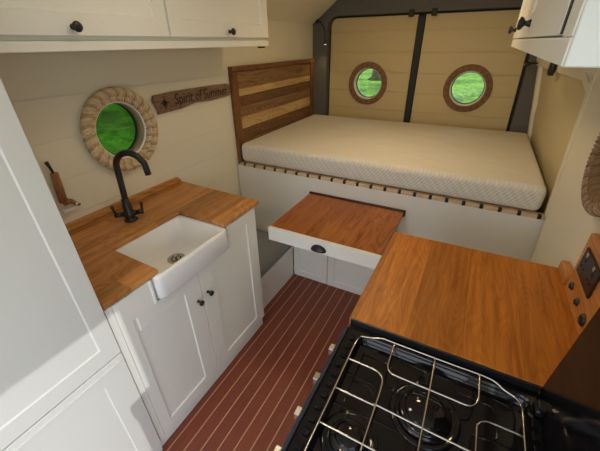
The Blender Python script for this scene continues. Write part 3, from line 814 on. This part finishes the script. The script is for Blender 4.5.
# burners
for x, y, rb in ((1.563, .440, .058), (1.425, .305, .042), (1.68, .26, .042)):
    bu = obj('burner', lathe(B(), [(rb + .022, .0005), (rb + .020, .004), (rb + .010, .004), (rb + .006, .001), (rb, .002), (rb, .012), (rb - .004, .015), (rb - .012, .015), (rb - .013, .021), (rb - .016, .024), (0, .025)], (x, y, zw), (0, 0, 1), 40), 'black_gloss', t)
    b = tube(B(), [(x - rb * .5, y + rb + .006, zw), (x - rb * .5, y + rb + .006, zw + .018)], .003, 8); obj('spark_pin', b, 'brass', bu)
# raised lid
b = prism(B(), [(CX1 - .002, .885), (CX1 + .004, .885), (CX1 + .024, 1.32), (CX1 + .018, 1.32)], 'y', CY0 + .005, CY1 + .008)
li = obj('glass_lid', b, 'lid_glass', t, label='raised black glass lid')
for y in (.135, .555):
    b = B(); tube(b, [(CX1 - .010, y - .018, .888), (CX1 - .010, y + .018, .888)], .007, 14); box(b, CX1 - .014, CX1 + .001, y - .012, y + .012, .880, .905, .002)
    obj('hinge', b, 'black', li)
b = B(); tube(b, [(CX1 - .030, .572, zt + .001), (CX1 - .030, .572, zt + .004)], .004, 10); obj('screw', b, 'brass', t)

# ---------------------------------------------------------------- reading lamps
def reading_lamp(lab, pts, base, tip_dir, glow='lamp_glow'):
    t = thing('reading_lamp', lab, 'lamp', base, 'reading lamps over the bed')
    P_ = bez(pts, 8)
    obj('wall_plate', lathe(B(), [(.020, 0), (.020, .006), (.010, .010), (0, .010)], Vector(base) + Vector(pts[0]) - Vector(base), tip_dir[1], 18), 'black', t)
    obj('gooseneck', tube(B(), P_, .0065, 10), 'black', t)
    d = (Vector(P_[-1]) - Vector(P_[-2])).normalized()
    h = obj('lamp_head', lathe(B(), [(.008, -.004), (.013, .002), (.013, .030), (.011, .033)], P_[-1], d, 18), 'black', t)
    obj('bulb', lathe(B(), [(.010, .0335), (.010, .036), (0, .037)], P_[-1], d, 16), glow, h)
    return Vector(P_[-1]) + d * .045, d
tipL, dL = reading_lamp('black bendy reading lamp on left rear pillar above the headboard', [(.050, 3.037, 1.790), (.062, 2.99, 1.790), (.11, 2.97, 1.775), (.152, 2.965, 1.72), (.160, 2.965, 1.64)], (.05, 3.037, 1.79), (0, (0, -1, 0)))
tipR, dR = reading_lamp('black bendy reading lamp on the right beneath the overhead locker', [(xr(1.44) + .01, 3.039, 1.445), (1.90, 2.99, 1.45), (1.85, 2.97, 1.47), (1.80, 2.965, 1.474), (1.775, 2.965, 1.470)], (xr(1.44) + .01, 3.039, 1.445), (0, (0, -1, 0)), 'steel')
tag(obj('wall_speaker', lathe(B(), [(.045, 0), (.045, .02), (.038, .03), (0, .032)], (1.858, 2.43, 1.478), (-1, 0, 0), 24), 'black', at=(1.858, 2.43, 1.478)), 'round black fitting under the right overhead locker by the bed', 'wall fitting')

# ---------------------------------------------------------------- lights
def light(kind, name, loc, energy, col, **kw):
    l = bpy.data.lights.new(name, kind); l.energy = energy; l.color = col
    for k, v in kw.items(): setattr(l, k, v)
    o = bpy.data.objects.new(name, l); C.objects.link(o); o.location = loc
    return o
def aim(o, d): o.rotation_euler = Vector(d).to_track_quat('-Z', 'Y').to_euler()
sun = light('SUN', 'sun', (6, -2, 6), 1.25, (1, .98, .93), angle=math.radians(.6)); aim(sun, (-1, .198, -.63))
l = light('AREA', 'ceiling_light_rear', (.95, 2.35, CEIL - .01), 1.0, (1, .64, .30), shape='DISK', size=.14); aim(l, (0, 0, -1))
l = light('AREA', 'ceiling_light_middle', (1.12, 1.80, CEIL - .01), 4.2, (1, .74, .42), shape='DISK', size=.24); aim(l, (0, 0, -1))
l = light('AREA', 'fill_light_front', (.98, -.55, CEIL - .01), 4.2, (1, .84, .62), shape='DISK', size=.24); aim(l, (0, 0, -1))  # added fill, unseen; brightens the sink wall and cabinets
l = light('AREA', 'fill_light_kitchen', (.80, .75, CEIL - .01), 1.5, (1, .82, .58), shape='DISK', size=.20); aim(l, (0, 0, -1))  # added fill, unseen; lifts the brightness around the kitchen
l = light('SPOT', 'reading_beam', tipL, 1.0, (1, .7, .35), spot_size=math.radians(95), spot_blend=.8, shadow_soft_size=.01); aim(l, (-.25, -.1, -1))

wd = bpy.data.worlds.new('World'); S.world = wd; wd.use_nodes = True; nt = wd.node_tree
bg = nt.nodes['Background']
tc = N(nt, 'ShaderNodeTexCoord'); sp = N(nt, 'ShaderNodeSeparateXYZ'); nt.links.new(tc.outputs['Generated'], sp.inputs[0])
rp = N(nt, 'ShaderNodeValToRGB'); e = rp.color_ramp.elements
e[0].position = .0; e[0].color = (.95, .97, 1.0, 1); e[1].position = .7; e[1].color = (.62, .76, 1.0, 1)
nt.links.new(sp.outputs[2], rp.inputs[0]); nt.links.new(rp.outputs[0], bg.inputs[0]); bg.inputs[1].default_value = 2.5

# ---------------------------------------------------------------- camera
cam = bpy.data.cameras.new('camera'); co = bpy.data.objects.new('camera', cam); C.objects.link(co)
F = 317.134; cam.sensor_fit = 'HORIZONTAL'; cam.sensor_width = 36; cam.lens = 36 * F / 600; cam.clip_start = .01; cam.clip_end = 300
yaw, pitch, roll = map(math.radians, (28.367, -29.925, -.834))
f = Vector((-math.sin(yaw) * math.cos(pitch), math.cos(yaw) * math.cos(pitch), math.sin(pitch)))
r0 = Vector((math.cos(yaw), math.sin(yaw), 0)); u0 = r0.cross(f)
rv = math.cos(roll) * r0 + math.sin(roll) * u0; uv = -math.sin(roll) * r0 + math.cos(roll) * u0
co.matrix_world = Matrix(((rv.x, uv.x, -f.x, 1.513), (rv.y, uv.y, -f.y, -.068), (rv.z, uv.z, -f.z, 1.62), (0, 0, 0, 1)))
S.camera = co
S.view_settings.view_transform = 'Standard'; S.view_settings.look = 'None'; S.view_settings.gamma = 1; S.view_settings.exposure = 0.06
S.view_settings.use_curve_mapping = False
S.cycles.max_bounces = 10; S.cycles.diffuse_bounces = 6
S.cycles.use_denoising = True
